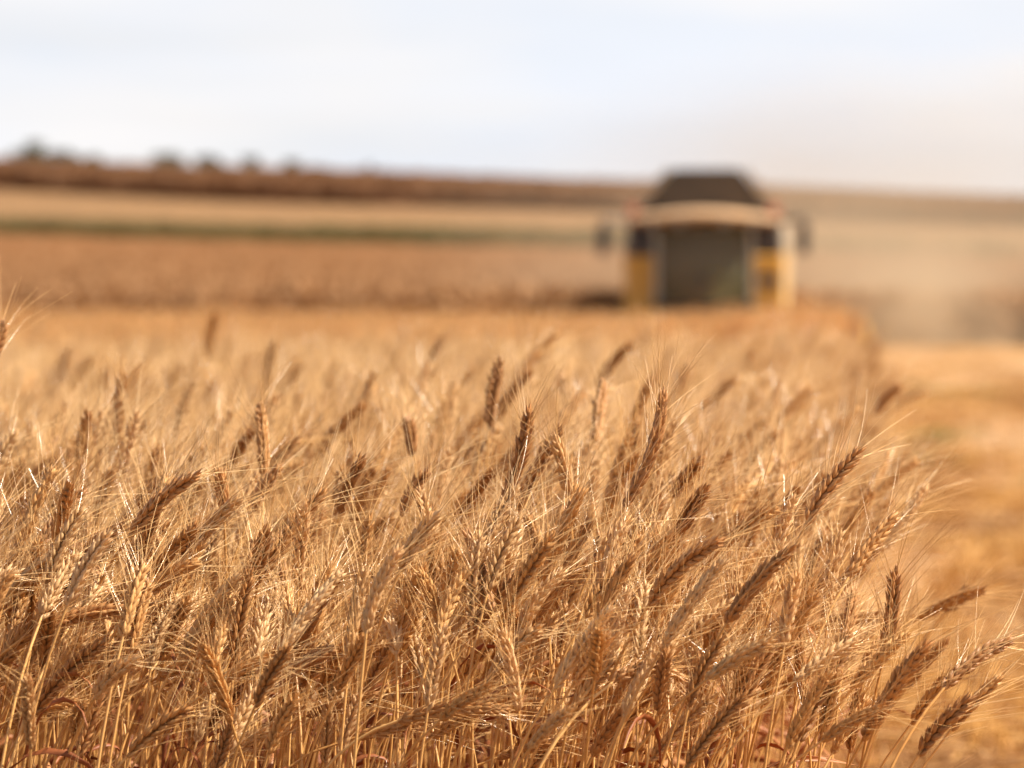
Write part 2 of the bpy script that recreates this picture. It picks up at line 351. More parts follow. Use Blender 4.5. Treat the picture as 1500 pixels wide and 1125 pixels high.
def joined(parts, name):
    """parts [(G, material)] -> one mesh with several materials"""
    V, F3, F4, mi3, mi4, off = [], [], [], [], [], 0
    for k, (g, mt) in enumerate(parts):
        if g.n == 0: continue
        v, f3, f4 = g.arrays(); V.append(v)
        if f4 is not None: F4.append(f4+off); mi4.append(np.full(len(f4), k))
        off += len(v)
    me = mesh_np(name, np.concatenate(V), None, np.concatenate(F4))
    for g, mt in parts: me.materials.append(mt)
    me.polygons.foreach_set('material_index', np.concatenate(mi4).astype(np.int32)); me.update()
    return me

def mass_plant(seed, lod):
    r = np.random.default_rng(seed); P, E = plant_axis(r, r.uniform(.655, .705))
    gs, ge, ga, gl = G(), G(), G(), G()
    tube(gs, P, np.linspace(.0019, .0012, len(P)), 5 if lod < 2 else 3)
    ear_geo(E, ge, ga, int(r.integers(17, 22)) if lod < 2 else 13, seed, lod, roll=r.uniform(0, 3.1), wid=1.0 if lod < 2 else 1.25)
    add_leaves(gl, P, r, 4, .3, .8)
    return joined([(gs, M['stem']), (ge, M[('ear', 'ear_pale', 'ear', 'ear_pale')[seed % 4]]), (ga, M['awn']), (gl, M['leaf'])], 'wheat_plant')

def canopy_wave(x, y):       # the field's top is not level
    return .012*np.sin(x*5.1+y*1.3)+.014*np.sin(y*2.1-x*2.7+1)+.02*np.sin(y*.35+x*.5)

FRONT = 3.80
def scatter_region(y0, y1, dens, margin_l=.7, pad=1.2):
    # fan-shaped region seen from a camera that may step aside
    A = []; n = int(dens*(y1-y0)*(.115*y1*2+pad*2)*1.05)
    x = rng.uniform(-.1185*y1-pad, edge_x(y1)+.02, n); y = rng.uniform(y0, y1, n)
    ok = (x > -.1185*y-pad) & (x < edge_x(y)-.02+rng.normal(0, .03, n))
    return x[ok], y[ok]

# near mass, 4.4 - 12 m
src = [mass_plant(100+i, 1) for i in range(18)]
def wheat_pts(x, y, zj=.04):
    n = len(x); h = .965+rng.normal(0, zj, n)+canopy_wave(x, y)
    rot = np.stack([rng.normal(0, .06, n), rng.normal(.02, .06, n), rng.normal(0, .75, n)], 1)
    return np.stack([x, y, terrain(x, y)], 1), rot, np.clip(h-.10*(rng.random(n) < .25), .8, 1.22)
x, y = scatter_region(4.55, 13, 330)
pts, rot, s_ = wheat_pts(x, y)
x2, y2 = scatter_region(FRONT+.05, 4.6, 120)            # understorey of the front rows, shorter plants
pts2, rot2, s2 = wheat_pts(x2, y2, .03); s2 *= rng.uniform(.84, .96, len(x2))
x3, y3 = scatter_region(13, 24, 170)
pts3, rot3, s3 = wheat_pts(x3, y3, .055); s3 *= np.interp(y3, [13, 24], [.975, .885])
nn = (len(x), len(x2), len(x3))
pts = np.concatenate([pts, pts2, pts3]); rot = np.concatenate([rot, rot2, rot3]); s_ = np.concatenate([s_, s2, s3])
near_pts = (pts, rot, s_, rng.integers(0, 18, len(pts)))
# farther: patches of plants
def patch(seed):
    r = np.random.default_rng(seed); gs, ge, ga = G(), G(), G()
    for k in range(34):
        P, E = plant_axis(r, r.uniform(.60, .74)); a = r.normal(0, .8); c, s = math.cos(a), math.sin(a)
        Rm = np.array(((c, s, 0), (-s, c, 0), (0, 0, 1))); off = np.array((r.uniform(-.3, .3), r.uniform(-.3, .3), 0))
        tube(gs, (P[6:]@Rm+off)[::3], .0022, 3); ear_geo(E@Rm+off, ge, ga, 9, seed*50+k, 2, roll=r.uniform(0, 3), wid=1.5)
    return joined([(gs, M['stem']), (ge, M['far']), (ga, M['awn'])], 'wheat_patch')
psrc = [patch(900+i) for i in range(8)]
x, y = scatter_region(23.5, 92, 3.6, pad=3)
keep = (x < edge_x(y)-.25-.35*np.abs(np.sin(y*.7))*rng.random(len(x))) & ~((y > 83.2) & (x > 0.3))                  # the combine has cut this much
x, y = x[keep], y[keep]; n = len(x)
far_pts = (np.stack([x, y, terrain(x, y)], 1), np.stack([np.zeros(n), np.zeros(n), rng.normal(0, .5, n)], 1), np.clip(np.where(y > 45, .83, .865)+rng.normal(0, 1, n)*np.where(y > 45, .095, .05)+canopy_wave(x, y)+.22*np.exp(-((edge_x(y)-x)/1.3)**2)*rng.random(n)*(y < 80), .70, 1.2), rng.integers(18, 26, n))
de = edge_x(near_pts[0][:, 1])-near_pts[0][:, 0]; yy_ = near_pts[0][:, 1]
near_pts[2][:] *= 1+(rng.random(len(de)) < .016)*(yy_ > 5.5)*(yy_ < 20)*rng.uniform(.06, .14, len(de))
near_pts[2][:] *= 1+np.exp(-(de/.45)**2)*np.clip((yy_-8)/4, 0, 1)*(.03+.05*np.sin(yy_*1.7)*np.sin(yy_*.63+1)+rng.normal(0, .03, len(de)))
allp = [np.concatenate([a, b]) for a, b in zip(near_pts, far_pts)]
wf = gn_scatter('wheat_field', src+psrc, *allp)
tag(wf, 'mass of ripe golden wheat running back from the front rows to the harvester', 'wheat', kind='stuff')
print('wheat instances', nn, n)

# ------------------------------------------------------------------ individual wheat stalks
GRP = 'bearded wheat stalks of the front rows'
def stalk_from_curves(P, E, seed, emat, nleaf, root, label, roll=None, leafr=(.35, .85), nsp=None, awn=(.048, .075), wid=1.0, spread=1.0):
    r = np.random.default_rng(seed)
    gs, ge, ga = G(), G(), G()
    tube(gs, P, np.linspace(.0019, .00125, len(P)), 7)
    for k in (int(len(P)*.3), int(len(P)*.62)):      # stem nodes
        tube(gs, P[k:k+2]*[1, 1, 1] if False else np.stack([P[k]-(P[k+1]-P[k])*.06, P[k], P[k]+(P[k+1]-P[k])*.06]), [.0019, .0026, .0019], 7)
    L_ = np.linalg.norm(np.diff(E, axis=0), axis=1).sum()
    ear_geo(E, ge, ga, nsp or max(10, int(round(L_/.0045))), seed, 0, awn, r.uniform(0, 3.1) if roll is None else roll, wid, spread)
    t = empty('wheat_stalk', root)
    tag(t, label, 'wheat stalk', GRP)
    link('stem', gs.mesh('stem', M['stem']), t)
    e = link('ear', ge.mesh('ear', emat), t)
    link('awns', ga.mesh('awns', M['awn']), e)
    for q in range(nleaf):
        gl = G(); add_leaves(gl, P, r, 1, *leafr); link('leaf', gl.mesh('leaf', M['leaf']), t)
    return t
def hero(label, base, tip, d, tone='', bend=.08, ddepth=.0, nleaf=1, seed=None, stem=None, **k):
    """an ear read off the photograph: base and tip pixels, distance d"""
    hero.n += 1; seed = seed or 4000+hero.n; r = np.random.default_rng(seed)
    B = np.array(cast(*base, d)); Tt = np.array(cast(*tip, d+ddepth))
    ln = np.linalg.norm(Tt-B); ax = (Tt-B)/ln; side = nrm(np.cross(ax, (0, 1, 0)))
    if side[2] < 0: side = -side
    # ear droops: bulge upward/left of its chord
    s = np.linspace(0, 1, 10)[:, None]; E = B+(Tt-B)*s+side*ln*bend*4*s*(1-s)
    tg = nrm(E[1]-E[0]); Bz = B[2]
    if stem is not None: Rt = np.array(cast(stem[0], 1125, d)); dirx = (B-Rt)/max(.05, B[2]-Rt[2]); root = np.array((B[0]-dirx[0]*Bz*.9, B[1]+r.normal(0, .02), 0.))
    else: root = np.array((B[0]-tg[0]*.16+r.normal(0, .015), B[1]-tg[1]*.1+r.normal(0, .03), 0.))
    P = bez(root, root+np.array((0, 0, Bz*.45)), B-tg*min(.2, .12+.1*abs(tg[2])), B, 22)
    root_v = root.copy(); root_v[2] = 0
    return stalk_from_curves(P-root_v, E-root_v, seed, M['ear'+tone], nleaf, Vector(root_v), label, **k)
hero.n = 0
H = [
 ('dark brown ear high at the right edge of the wheat, awns fanned against stubble', (1180, 768), (1266, 655), 4.02, '_brown', .05, 0),
 ('tallest brown ear, below the harvester cab, curving upright at its tip', (915, 742), (972, 566), 4.10, '_brown', -.07, 0),
 ('upright brown ear standing tall and out of focus in the middle of the field', (716, 628), (733, 522), 5.05, '_brown', .02, 0),
 ('blurred upright ear with a pale right side, left of the tallest brown ear', (873, 655), (885, 556), 4.85, '', .02, 0),
 ('slim brown ear tapering to a point, leaning slightly right in the centre of the wheat', (735, 745), (776, 592), 4.25, '_brown', -.04, 0),
 ('slender pale edged ear leaning slightly left beside the slim pointed brown ear', (832, 725), (812, 640), 4.22, '_pale', .03, 0),
 ('narrow upright pale ear standing alone on the left above the crowd', (386, 700), (380, 590), 4.50, '', .02, 0),
 ('short brown ear leaning right just below the narrow upright pale ear', (370, 748), (411, 683), 4.35, '_brown', .04, 0),
 ('soft focus dark upright ear near the left side above the front rows', (118, 692), (128, 600), 4.85, '_brown', .02, 0),
 ('plump brown ear leaning far right on a bare stem in the left front', (190, 784), (295, 692), 3.98, '_brown', .06, 0),
 ('blurred brown ear tilting right behind the left front rows', (180, 682), (214, 615), 5.6, '_brown', .02, 0),
 ('small blurred upright brown ear in front of the field left of the middle', (606, 668), (596, 613), 4.8, '_brown', .02, 0),
 ('heavy tawny ear leaning right below the plump brown ear on the left', (194, 892), (292, 822), 3.95, '', .08, 0),
 ('pale ear on a long slanting stem at the far left front', (60, 906), (117, 811), 3.9, '_pale', .04, 0),
 ('long tawny ear leaning right in the left middle of the front rows', (380, 856), (482, 715), 4.08, '', .05, 0),
 ('dark upright ear crossing the foot of the long tawny ear', (376, 856), (391, 772), 4.0, '_brown', .02, 0),
 ('pale golden ear on a tall straight bare stem left of the middle', (585, 836), (644, 752), 3.9, '_pale', .06, 0),
 ('broad tawny ear leaning right above two straight bright stems', (638, 934), (714, 806), 3.9, '', .06, 0),
 ('pale ear leaning right in the lower middle in front of bare stems', (712, 1010), (795, 915), 3.88, '_pale', .07, 0),
 ('bowed tawny ear lying level along the bottom of the picture', (583, 1056), (745, 1040), 3.84, '', .05, 0),
 ('right arm of the V made by two ears sharing one spot in the middle', (798, 853), (856, 712), 4.0, '', .03, 0),
 ('left arm of the V made by two ears sharing one spot in the middle', (796, 853), (773, 752), 4.02, '', .03, 0),
 ('grey tawny ear leaning far right below the tallest brown ear', (950, 886), (1064, 788), 3.86, '_brown', .08, 0),
 ('brown backed ear leaning right at the foot of the tallest brown ear', (873, 838), (922, 758), 4.0, '', .05, 0),
 ('dark ear arching over and drooping to the right in the lower middle', (897, 1000), (1002, 997), 3.85, '_brown', .17, 0),
 ('dark ear low on the right side leaning right over dense stems', (1077, 1063), (1134, 940), 3.88, '_brown', .04, 0),
 ('tawny ear leaning right in the middle of the right hand group', (1117, 1032), (1200, 866), 3.93, '', .05, 0),
 ('brown ear leaning right beside a straight bright stem at lower right', (1170, 1086), (1253, 935), 3.86, '_brown', .04, 0),
 ('large dark brown ear leaning right at the lower right edge of the wheat', (1281, 1068), (1365, 938), 3.83, '_brown', .06, 0),
 ('upright reddish brown ear standing in the right edge of the wheat', (1294, 966), (1312, 828), 4.0, '_brown', -.03, 0),
 ('outermost ear reaching far right over the stubble on a slanting stem', (1383, 1008), (1487, 935), 3.9, '_brown', .06, 0),
 ('ear leaning right in the bottom right corner of the wheat', (1345, 1106), (1426, 1020), 3.85, '_brown', .05, 0),
 ('grey brown ear with a pale tip and bright white awns at the right edge', (1243, 845), (1314, 753), 4.05, '', .03, 0),
 ('tawny ear half hidden between two others right of the middle', (1053, 952), (1094, 850), 3.98, '', .03, 0),
 ('narrow upright ear among awns on the right of the front rows', (1111, 905), (1127, 822), 4.0, '', .02, 0),
 ('small ear leaning right behind the tallest brown ear', (986, 728), (1027, 674), 4.35, '', .04, 0),
 ('brown ear leaning right with its tip just below the small one behind', (996, 782), (1038, 712), 4.2, '_brown', .04, 0),
 ('whitish ear low in the left front leaning over bare stems', (336, 1098), (388, 996), 3.84, '_pale', .05, 0),
 ('whitish nearly upright ear in the left middle of the front rows', (376, 984), (392, 884), 3.92, '_pale', .03, 0),
 ('tawny ear low on the left leaning far right along the bottom', (186, 1108), (282, 1036), 3.84, '', .06, 0),
 ('brightly lit cream coloured ear low on the left', (138, 1024), (203, 965), 3.82, '_pale', .08, 0),
 ('brown shaded ear low on the left leaning right behind the cream one', (50, 1044), (160, 936), 3.9, '_brown', .05, 0),
 ('dark ear lying almost level across the far left stems', (65, 920), (188, 894), 3.93, '_brown', .05, 0),
 ('dark ear leaning far right in the lower left middle', (402, 1004), (492, 950), 3.9, '_brown', .06, 0),
 ('brown ear leaning right at the upper left of the front rows', (50, 818), (126, 716), 4.1, '_brown', .05, 0),
 ('pale lumpy ear leaning right in the left middle', (286, 803), (352, 730), 4.05, '_pale', .05, 0),
 ('short dark upright ear between the plump brown and narrow pale ears', (328, 752), (321, 690), 4.2, '_brown', .02, 0),
 ('brown ear leaning right at the top of the front rows left of the middle', (497, 752), (532, 670), 4.25, '_brown', .03, 0),
 ('brown ear leaning right behind the pale golden one', (586, 755), (628, 686), 4.3, '_brown', .04, 0),
 ('small cream ear curling left beside a tall bare stem', (580, 958), (562, 906), 3.92, '_pale', .08, 0),
 ('single ear cut off by the left edge high above the field', (-30, 566), (6, 470), 4.5, '_brown', -.03, 0),
 ('blurred ear poking out of the far right edge of the field', (1280, 604), (1322, 562), 6.6, '_brown', .02, 0),
 ('blurred lone ear leaning right over the stubble', (1385, 898), (1427, 860), 4.85, '_brown', .02, 0),
 ('blurred pale ear leaning left behind the front rows', (846, 602), (818, 545), 6.2, '_pale', .02, 0),
 ('tawny ear leaning right at the far left edge', (-20, 1010), (68, 900), 3.95, '', .04, 0),
 ('pale ear at the far left edge pointing right above the level dark ear', (-40, 870), (28, 838), 3.9, '_pale', .04, 0),
 ('dark ear low in the centre leaning right among shaded stems', (868, 1108), (925, 1030), 3.9, '_brown', .04, 0),
 ('grey ear leaning right above the arching dark ear', (855, 905), (912, 830), 3.93, '', .04, 0),
 ('cream lit ear hidden in awns in the centre front', (735, 880), (742, 795), 3.98, '_pale', .02, 0),
 ('tawny ear leaning right between the V and the broad tawny ear', (655, 885), (672, 800), 4.05, '', .03, 0),
 ('tawny ear tilting right in the left middle above the dark one', (430, 985), (470, 870), 3.97, '', .04, 0),
 ('soft ear leaning right above the right hand group', (1060, 800), (1140, 745), 4.12, '', .05, 0),
]
for i, h in enumerate(H):
    label, b0, t0, d, tone, bend, dd = h
    sp = {5: .8}.get(i, 1.0)
    hero(label, b0, t0, d, tone, bend, ddepth=float(np.random.default_rng(i).normal(0, .025)), nleaf=1 if i % 3 else 2, spread=sp)

# the rest of the front rows: copies of 22 kinds
ZONES = [(0, 'at the far left'), (170, 'left of the narrow upright pale ear'), (340, 'below the narrow upright pale ear'), (520, 'left of the middle'), (700, 'in the middle below the V of ears'),
         (880, 'below the tallest brown ear'), (1060, 'in the right hand group'), (1230, 'along the right edge by the stubble')]
protos = []
TN = ['', '_pale', '', '_pale', '_brown', '']
for i in range(22):
    r = np.random.default_rng(700+i); P, E = plant_axis(r, r.uniform(.655, .735), phi_b=R(float(np.clip(r.normal(31, 19), 2, 95))))
    t = stalk_from_curves(P, E, 700+i, M['ear'+TN[i % 6]], 1+(i % 3 == 0), Vector((0, 0, 0)), 'x')
    protos.append(t)
used = set(); placed = 0; spots = []
r = np.random.default_rng(77); tries = 0
need = 300-len(H)
while placed < need and tries < 60000:
    tries += 1
    yy = FRONT+abs(r.normal(0, .32)); 
    if yy > 4.65: continue
    xx = r.uniform(-.1135*yy-.12, edge_x(yy)+.06)
    if any((xx-a)**2+(yy-b)**2 < .022**2 for a, b in spots): continue
    spots.append((xx, yy)); k = placed % 22
    if k in used:
        pr = protos[k]; t = pr.copy(); COL.objects.link(t)
        for ch in pr.children:
            c = ch.copy(); COL.objects.link(c); c.parent = t
            for gch in ch.children:
                d_ = gch.copy(); COL.objects.link(d_); d_.parent = c
    else: t = protos[k]; used.add(k)
    t.location = (xx, yy, 0); sc1 = float(np.clip(.985-abs(r.normal(0, .06)), .82, 1.0)+.018*math.sin(xx*9))
    if yy < 4.02: sc1 *= .955
    # plants leaning out at the edge hang lower
    sc1 *= 1-.10*max(0, min(1, (xx-(edge_x(yy)-.16))/.16))
    t.scale = (sc1,)*3; t.rotation_euler = (r.normal(0, .05), r.normal(.02, .05), float(np.clip(r.normal(0, 1.05), -2.8, 2.8)))
    px = 750+FPX*(xx+.08)/yy
    zone = [z for a, z in ZONES if px >= a or a == 0][-1]
    row = 'front' if yy < 4.0 else 'middle' if yy < 4.25 else 'back'
    tone = {'': 'tawny', '_brown': 'brown', '_pale': 'pale'}[TN[k % 6]]
    tag(t, '%s ear in the crowd at the %s, %s' % (tone, row, zone))
    placed += 1
print('placed', placed)

# ------------------------------------------------------------------ cut strip on the right: stubble, loose straw, weeds
def tuft(seed, n, h, mat, rad=.09, lean=.35, r0=.0022):
    r = np.random.default_rng(seed); g = G()
    for _ in range(n):
        b0 = np.array((r.normal(0, rad), r.normal(0, rad), 0)); hh = h*r.uniform(.6, 1.15)
        d_ = np.array((r.normal(0, lean), r.normal(0, lean), 1)); tube(g, np.stack([b0, b0+d_*hh*.5, b0+d_*hh]), [r0, r0, r0*.8], 3)
    return g.mesh('tuft', mat)
def litter(seed, n, mat, rad=.25):
    r = np.random.default_rng(seed); g = G()
    for _ in range(n):
        b0 = np.array((r.normal(0, rad), r.normal(0, rad), r.uniform(.01, .11))); a = r.uniform(0, 6.28); L_ = r.uniform(.08, .3)
        d_ = np.array((math.cos(a), math.sin(a), r.normal(0, .12)))*L_; tube(g, np.stack([b0-d_/2, b0+(0, 0, .01), b0+d_/2]), .0022, 3)
    return g.mesh('litter', mat)
def weed(seed, mat):
    r = np.random.default_rng(seed); g = G()
    for _ in range(26):
        a = r.uniform(0, 6.28); L_ = r.uniform(.06, .16); b0 = np.array((r.normal(0, .03), r.normal(0, .03), 0)); o_ = np.array((math.cos(a), math.sin(a), 0))
        blade(g, bez(b0, b0+(0, 0, L_*.6), b0+o_*L_*.5+(0, 0, L_*.8), b0+o_*L_*.9+(0, 0, L_*.5), 6), r.uniform(.008, .016), 1, int(r.integers(1e6)))
    return g.mesh('weed', mat)
def kind_at(x, y):        # 0 golden, 1 dark weathered, 2 pale
    u = x-EDGE_B*y; f = 1.2*np.sin(u*4.7+.9*np.sin(y*.35))+.6*np.sin(y*.31+u*2.3)+.6*np.sin(y*1.3-u*5)+rng.normal(0, .35, len(x))
    k = np.where(f > .75, 1, np.where(f < -.85, 2, 0)); return np.where((y > 38) & (rng.random(len(x)) < np.clip((y-36)/50, 0, .5)), 2, k)
def strip(y0, y1, dens, gap=.05):
    n = int(dens*(y1-y0)*(.0425*y1+3.)); f = rng.random(n); y = rng.uniform(y0, y1, n)
    x = edge_x(y)+gap+rng.uniform(0, 1, n)*(.0425*y1+3.-gap); ok = x < .1185*y+2.2
    return x[ok], y[ok]
x, y = strip(4.2, 40, 26); k = rng.random(len(x)) < np.clip(.55+.6*np.sin(x*1.9+.6*np.sin(y*.8))*np.cos(y*.55+x), .12, 1); x, y = x[k], y[k]; x = edge_x(y)+np.round((x-edge_x(y)-.12)/.125)*.125+.12+rng.normal(0, .012, len(x))   # drilled rows
xb, yb = strip(40, 88, 8, .3); x = np.r_[x, xb]; y = np.r_[y, yb]; n = len(x)
src = [tuft(50+i, 22, .13, M[('stubble', 'stubble_dark', 'stubble_pale')[i//3]], .045) for i in range(9)]
sb = gn_scatter('stubble', src, np.stack([x, y, terrain(x, y)], 1), np.stack([np.zeros(n), np.zeros(n), rng.uniform(0, 6.28, n)], 1), rng.uniform(.8, 1.3, n)*np.where(y > 40, .75, 1), kind_at(x, y)*3+rng.integers(0, 3, n))
tag(sb, 'golden stubble rows left standing on the cut strip beside the wheat', 'stubble', kind='stuff')
x, y = strip(4.2, 40, 9); xb, yb = strip(40, 88, 3, .3); x = np.r_[x, xb]; y = np.r_[y, yb]
sw = edge_x(y)+1.9; k = rng.random(len(x)) < np.where(abs(x-sw) < .8, 1, .5); x, y = x[k], y[k]; n = len(x)
src = [litter(80+i, 60, M[('stubble', 'stubble_dark', 'stubble_pale')[i//3]]) for i in range(9)]
lt = gn_scatter('straw_litter', src, np.stack([x, y, terrain(x, y)+.0], 1), np.stack([np.zeros(n), np.zeros(n), rng.uniform(0, 6.28, n)], 1), rng.uniform(.8, 1.3, n), kind_at(x, y)*3+rng.integers(0, 3, n))
tag(lt, 'loose threshed straw lying over the stubble of the cut strip', 'straw', kind='stuff')
x, y = strip(5, 45, 6.0); k = (np.sin(x*2.3+1)*np.sin(y*.7+.4)+np.sin(y*.23+x)*.5 > .55); x, y = x[k], y[k]; n = len(x)
src = [weed(30+i, M['weed']) for i in range(4)]
wd = gn_scatter('weeds', src, np.stack([x, y, terrain(x, y)], 1), np.stack([np.zeros(n), np.zeros(n), rng.uniform(0, 6.28, n)], 1), rng.uniform(.8, 1.6, n), rng.integers(0, 4, n))
tag(wd, 'small green weeds growing through the stubble of the cut strip', 'weeds', kind='stuff')

# ------------------------------------------------------------------ fields on the rising ground
def bushy(seed, n, h, rad, mat, leaf=.16):
    """dry row-crop plants: stalk and many small drooping leaves"""
    r = np.random.default_rng(seed); g = G()
    for _ in range(4): 
        b0 = np.array((r.normal(0, rad*.5), r.normal(0, rad*.5), 0)); tube(g, np.stack([b0, b0+(0, 0, h*.6), b0+(r.normal(0, .05), r.normal(0, .05), h*r.uniform(.85, 1.05))]), [.02, .015, .008], 3)
    V = []; F = []
    for i in range(n):
        c = np.array((r.normal(0, rad*.55), r.normal(0, rad*.55), h*r.uniform(.12, 1)**.8)); a = nrm(r.normal(0, 1, 3)); b = nrm(np.cross(a, r.normal(0, 1, 3)))
        L_ = leaf*r.uniform(.6, 1.5); V += [c-a*L_, c-b*L_*.3, c+a*L_, c+b*L_*.3]; F.append((4*i, 4*i+1, 4*i+2, 4*i+3))
    g.add(np.array(V), None, np.array(F)); return g.mesh('row_crop', mat, False)
def fan(y0, y1, n, pad=12):
    y = np.sqrt(rng.uniform(y0*y0, y1*y1, n)); x = rng.uniform(-1, 1, n)*(.1185*y+pad); return x, y
def crop(name, label, mat, y0, y1, n, h, rad, leaf, hpow=0):
    x, y = fan(y0, y1, n); x = np.r_[x, rng.uniform(-.1185*y0-12, .1185*y0+12, n//14)]; y = np.r_[y, rng.uniform(y0, y0+1.2, n//14)]; k = (rng.random(len(x)) < np.clip(.32-x/60+.3*np.sin(x*.33)*np.sin(x*.12), .04, .7)) if name == 'verge' else np.ones(len(x), bool); x, y = x[k], y[k]; n = len(x)
    o = gn_scatter(name, [bushy(hash(name) % 1000 if False else 600+i, 70, h, rad, mat, leaf) for i in range(5)], np.stack([x, y, terrain(x, y)], 1),
                   np.stack([np.zeros(n), np.zeros(n), rng.uniform(0, 6.28, n)], 1), rng.uniform(.8, 1.15, n)*(np.interp(y, [92, 130, 243], [1.15, .75, .35]) if hpow else 1), rng.integers(0, 5, n))
    tag(o, label, 'crop', kind='stuff')
crop('dry_crop', 'brown standing dry crop on the rise just behind the wheat and harvester', M['crop_light'], 92, 243, 14000, .85, .55, .13, 1)
crop('hilltop_crop', 'dark reddish brown crop covering the top of the hill', M['crop'], 400, 620, 9000, 1.8, 1.3, .34)
crop('verge', 'dull green grass strip between the brown and the tan field', M['verge'], 246, 262, 2600, .85, .8, .16)

# skyline trees
def tree(label, px, top, wpx, d, seed, kind='shrubby_tree'):
    r = np.random.default_rng(seed); c = cast(px, 250, d); gz = float(terrain(c.x, d)); ztop = cast(px, top, d).z; wpx *= 1.25; h = ztop-gz; wd = wpx/FPX*d
    t = empty(kind, (c.x, d, gz)); tag(t, label, 'tree', 'trees along the hill crest')
    g = G(); tube(g, np.array([(0, 0, 0), (.05, 0, h*.3), (-.05, .05, h*.62), (0, 0, h*.85)]), [h*.035, h*.028, h*.02, .03], 7)
    for _ in range(6):
        a = r.uniform(0, 6.28); z0 = h*r.uniform(.3, .6); tube(g, np.array([(0, 0, z0), (math.cos(a)*wd*.2, math.sin(a)*wd*.2, z0+h*.12), (math.cos(a)*wd*.38, math.sin(a)*wd*.38, z0+h*.2)]), [h*.018, h*.012, .02], 5)
    link('trunk', g.mesh('trunk', M['bark']), t)
    V = []; F = []; k = 0
    cl = [(r.normal(0, wd*.22), r.normal(0, wd*.22), h*r.uniform(.5, .9), wd*r.uniform(.16, .28)) for _ in range(11)]+[(0, 0, h*.86, wd*.2)]
    for (cx, cy_, cz, cr_) in cl:
        for _ in range(170):
            q = nrm(r.normal(0, 1, 3))*cr_*r.random()**.4; c0 = np.array((cx, cy_, cz))+q*(1, 1, .75); a = nrm(r.normal(0, 1, 3)); b = nrm(np.cross(a, r.normal(0, 1, 3))); s = r.uniform(.10, .2)
            V += [c0-a*s, c0-b*s*.6, c0+a*s, c0+b*s*.6]; F.append((k, k+1, k+2, k+3)); k += 4
    link('crown', mesh_np('crown', np.array(V), None, np.array(F), M['tree'], False), t)
for i, (lb, px, top, wp) in enumerate([
    ('dark round tree on the crest, largest and nearest the left end', 46, 208, 46), ('low faint tree just right of the largest crest tree', 100, 218, 32),
    ('low wide bush on the crest in the first gap of the tree line', 140, 230, 44), ('broad dark tree third along the crest', 240, 225, 46),
    ('rounded dark tree right of the broad one on the crest', 310, 227, 34), ('narrow pointed dark tree on the crest', 372, 227, 30),
    ('small faint tree right of the narrow pointed one on the crest', 428, 234, 26), ('low bush trailing off beside the last crest trees', 460, 243, 30),
    ('tiny lone tree at the right end of the crest line', 541, 238, 14)]):
    tree(lb, px, top, wp, 628+3*i, 300+i)

# ------------------------------------------------------------------ the combine harvester
class MB:
    def __init__(s): s.bm = bmesh.new()
    def box(s, x0, x1, y0, y1, z0, z1, bev=.02, taper=None):
        m_ = Matrix.Translation(((x0+x1)/2, (y0+y1)/2, (z0+z1)/2)) @ Matrix.Diagonal((x1-x0, y1-y0, z1-z0, 1))
        r_ = bmesh.ops.create_cube(s.bm, size=1, matrix=m_); vs = r_['verts']
        if taper:
            for v in vs:
                if v.co.z > (z0+z1)/2: v.co.x = (x0+x1)/2+(v.co.x-(x0+x1)/2)*taper[0]; v.co.y = (y0+y1)/2+(v.co.y-(y0+y1)/2)*taper[1]
        if bev: bmesh.ops.bevel(s.bm, geom=list({e for v in vs for e in v.link_edges}), offset=bev, segments=2, affect='EDGES', profile=.6)
        return s
    def cyl(s, p0, p1, r0, r1=None, seg=20):
        p0, p1 = Vector(p0), Vector(p1); d = p1-p0
        m_ = Matrix.Translation((p0+p1)/2) @ d.to_track_quat('Z', 'Y').to_matrix().to_4x4()
        bmesh.ops.create_cone(s.bm, cap_ends=True, segments=seg, radius1=r0, radius2=r0 if r1 is None else r1, depth=d.length, matrix=m_); return s
    def prism(s, pts, y0, y1, axis='y', bev=.01):
        """polygon in (a, z) extruded along an axis"""
        mk = (lambda a, z, t: (a, t, z)) if axis == 'y' else (lambda a, z, t: (t, a, z))
        A = [s.bm.verts.new(mk(a, z, y0)) for a, z in pts]; B = [s.bm.verts.new(mk(a, z, y1)) for a, z in pts]; n = len(pts)
        f = [s.bm.faces.new(A), s.bm.faces.new(B[::-1])]+[s.bm.faces.new((A[i], B[i], B[(i+1) % n], A[(i+1) % n])) for i in range(n)]
        bmesh.ops.recalc_face_normals(s.bm, faces=f)
        if bev: bmesh.ops.bevel(s.bm, geom=list({e for q in f for e in q.edges}), offset=bev, segments=2, affect='EDGES')
        return s
    def build(s, name, mat, parent=None, smooth=False):
        me = bpy.data.meshes.new(name); s.bm.to_mesh(me); s.bm.free(); me.materials.append(mat)
        if smooth: me.polygons.foreach_set('use_smooth', np.ones(len(me.polygons), bool))
        return link(name, me, parent)
hv = empty('combine_harvester', (3.57, 85.0, 0), -math.atan(EDGE_B))
tag(hv, 'yellow combine harvester with dark grain tank driving through the wheat towards the viewer', 'harvester')
MB().box(-1.50, 1.50, 1.1, 7.6, .75, 1.98, .08).box(-1.2, 1.2, 5.8, 8.4, .55, 1.9, .10).build('body', M['cream'], hv)
MB().box(-1.49, 1.49, 1.12, 7.4, 1.985, 2.48, .06).build('upper_panel', M['tank_side'], hv)
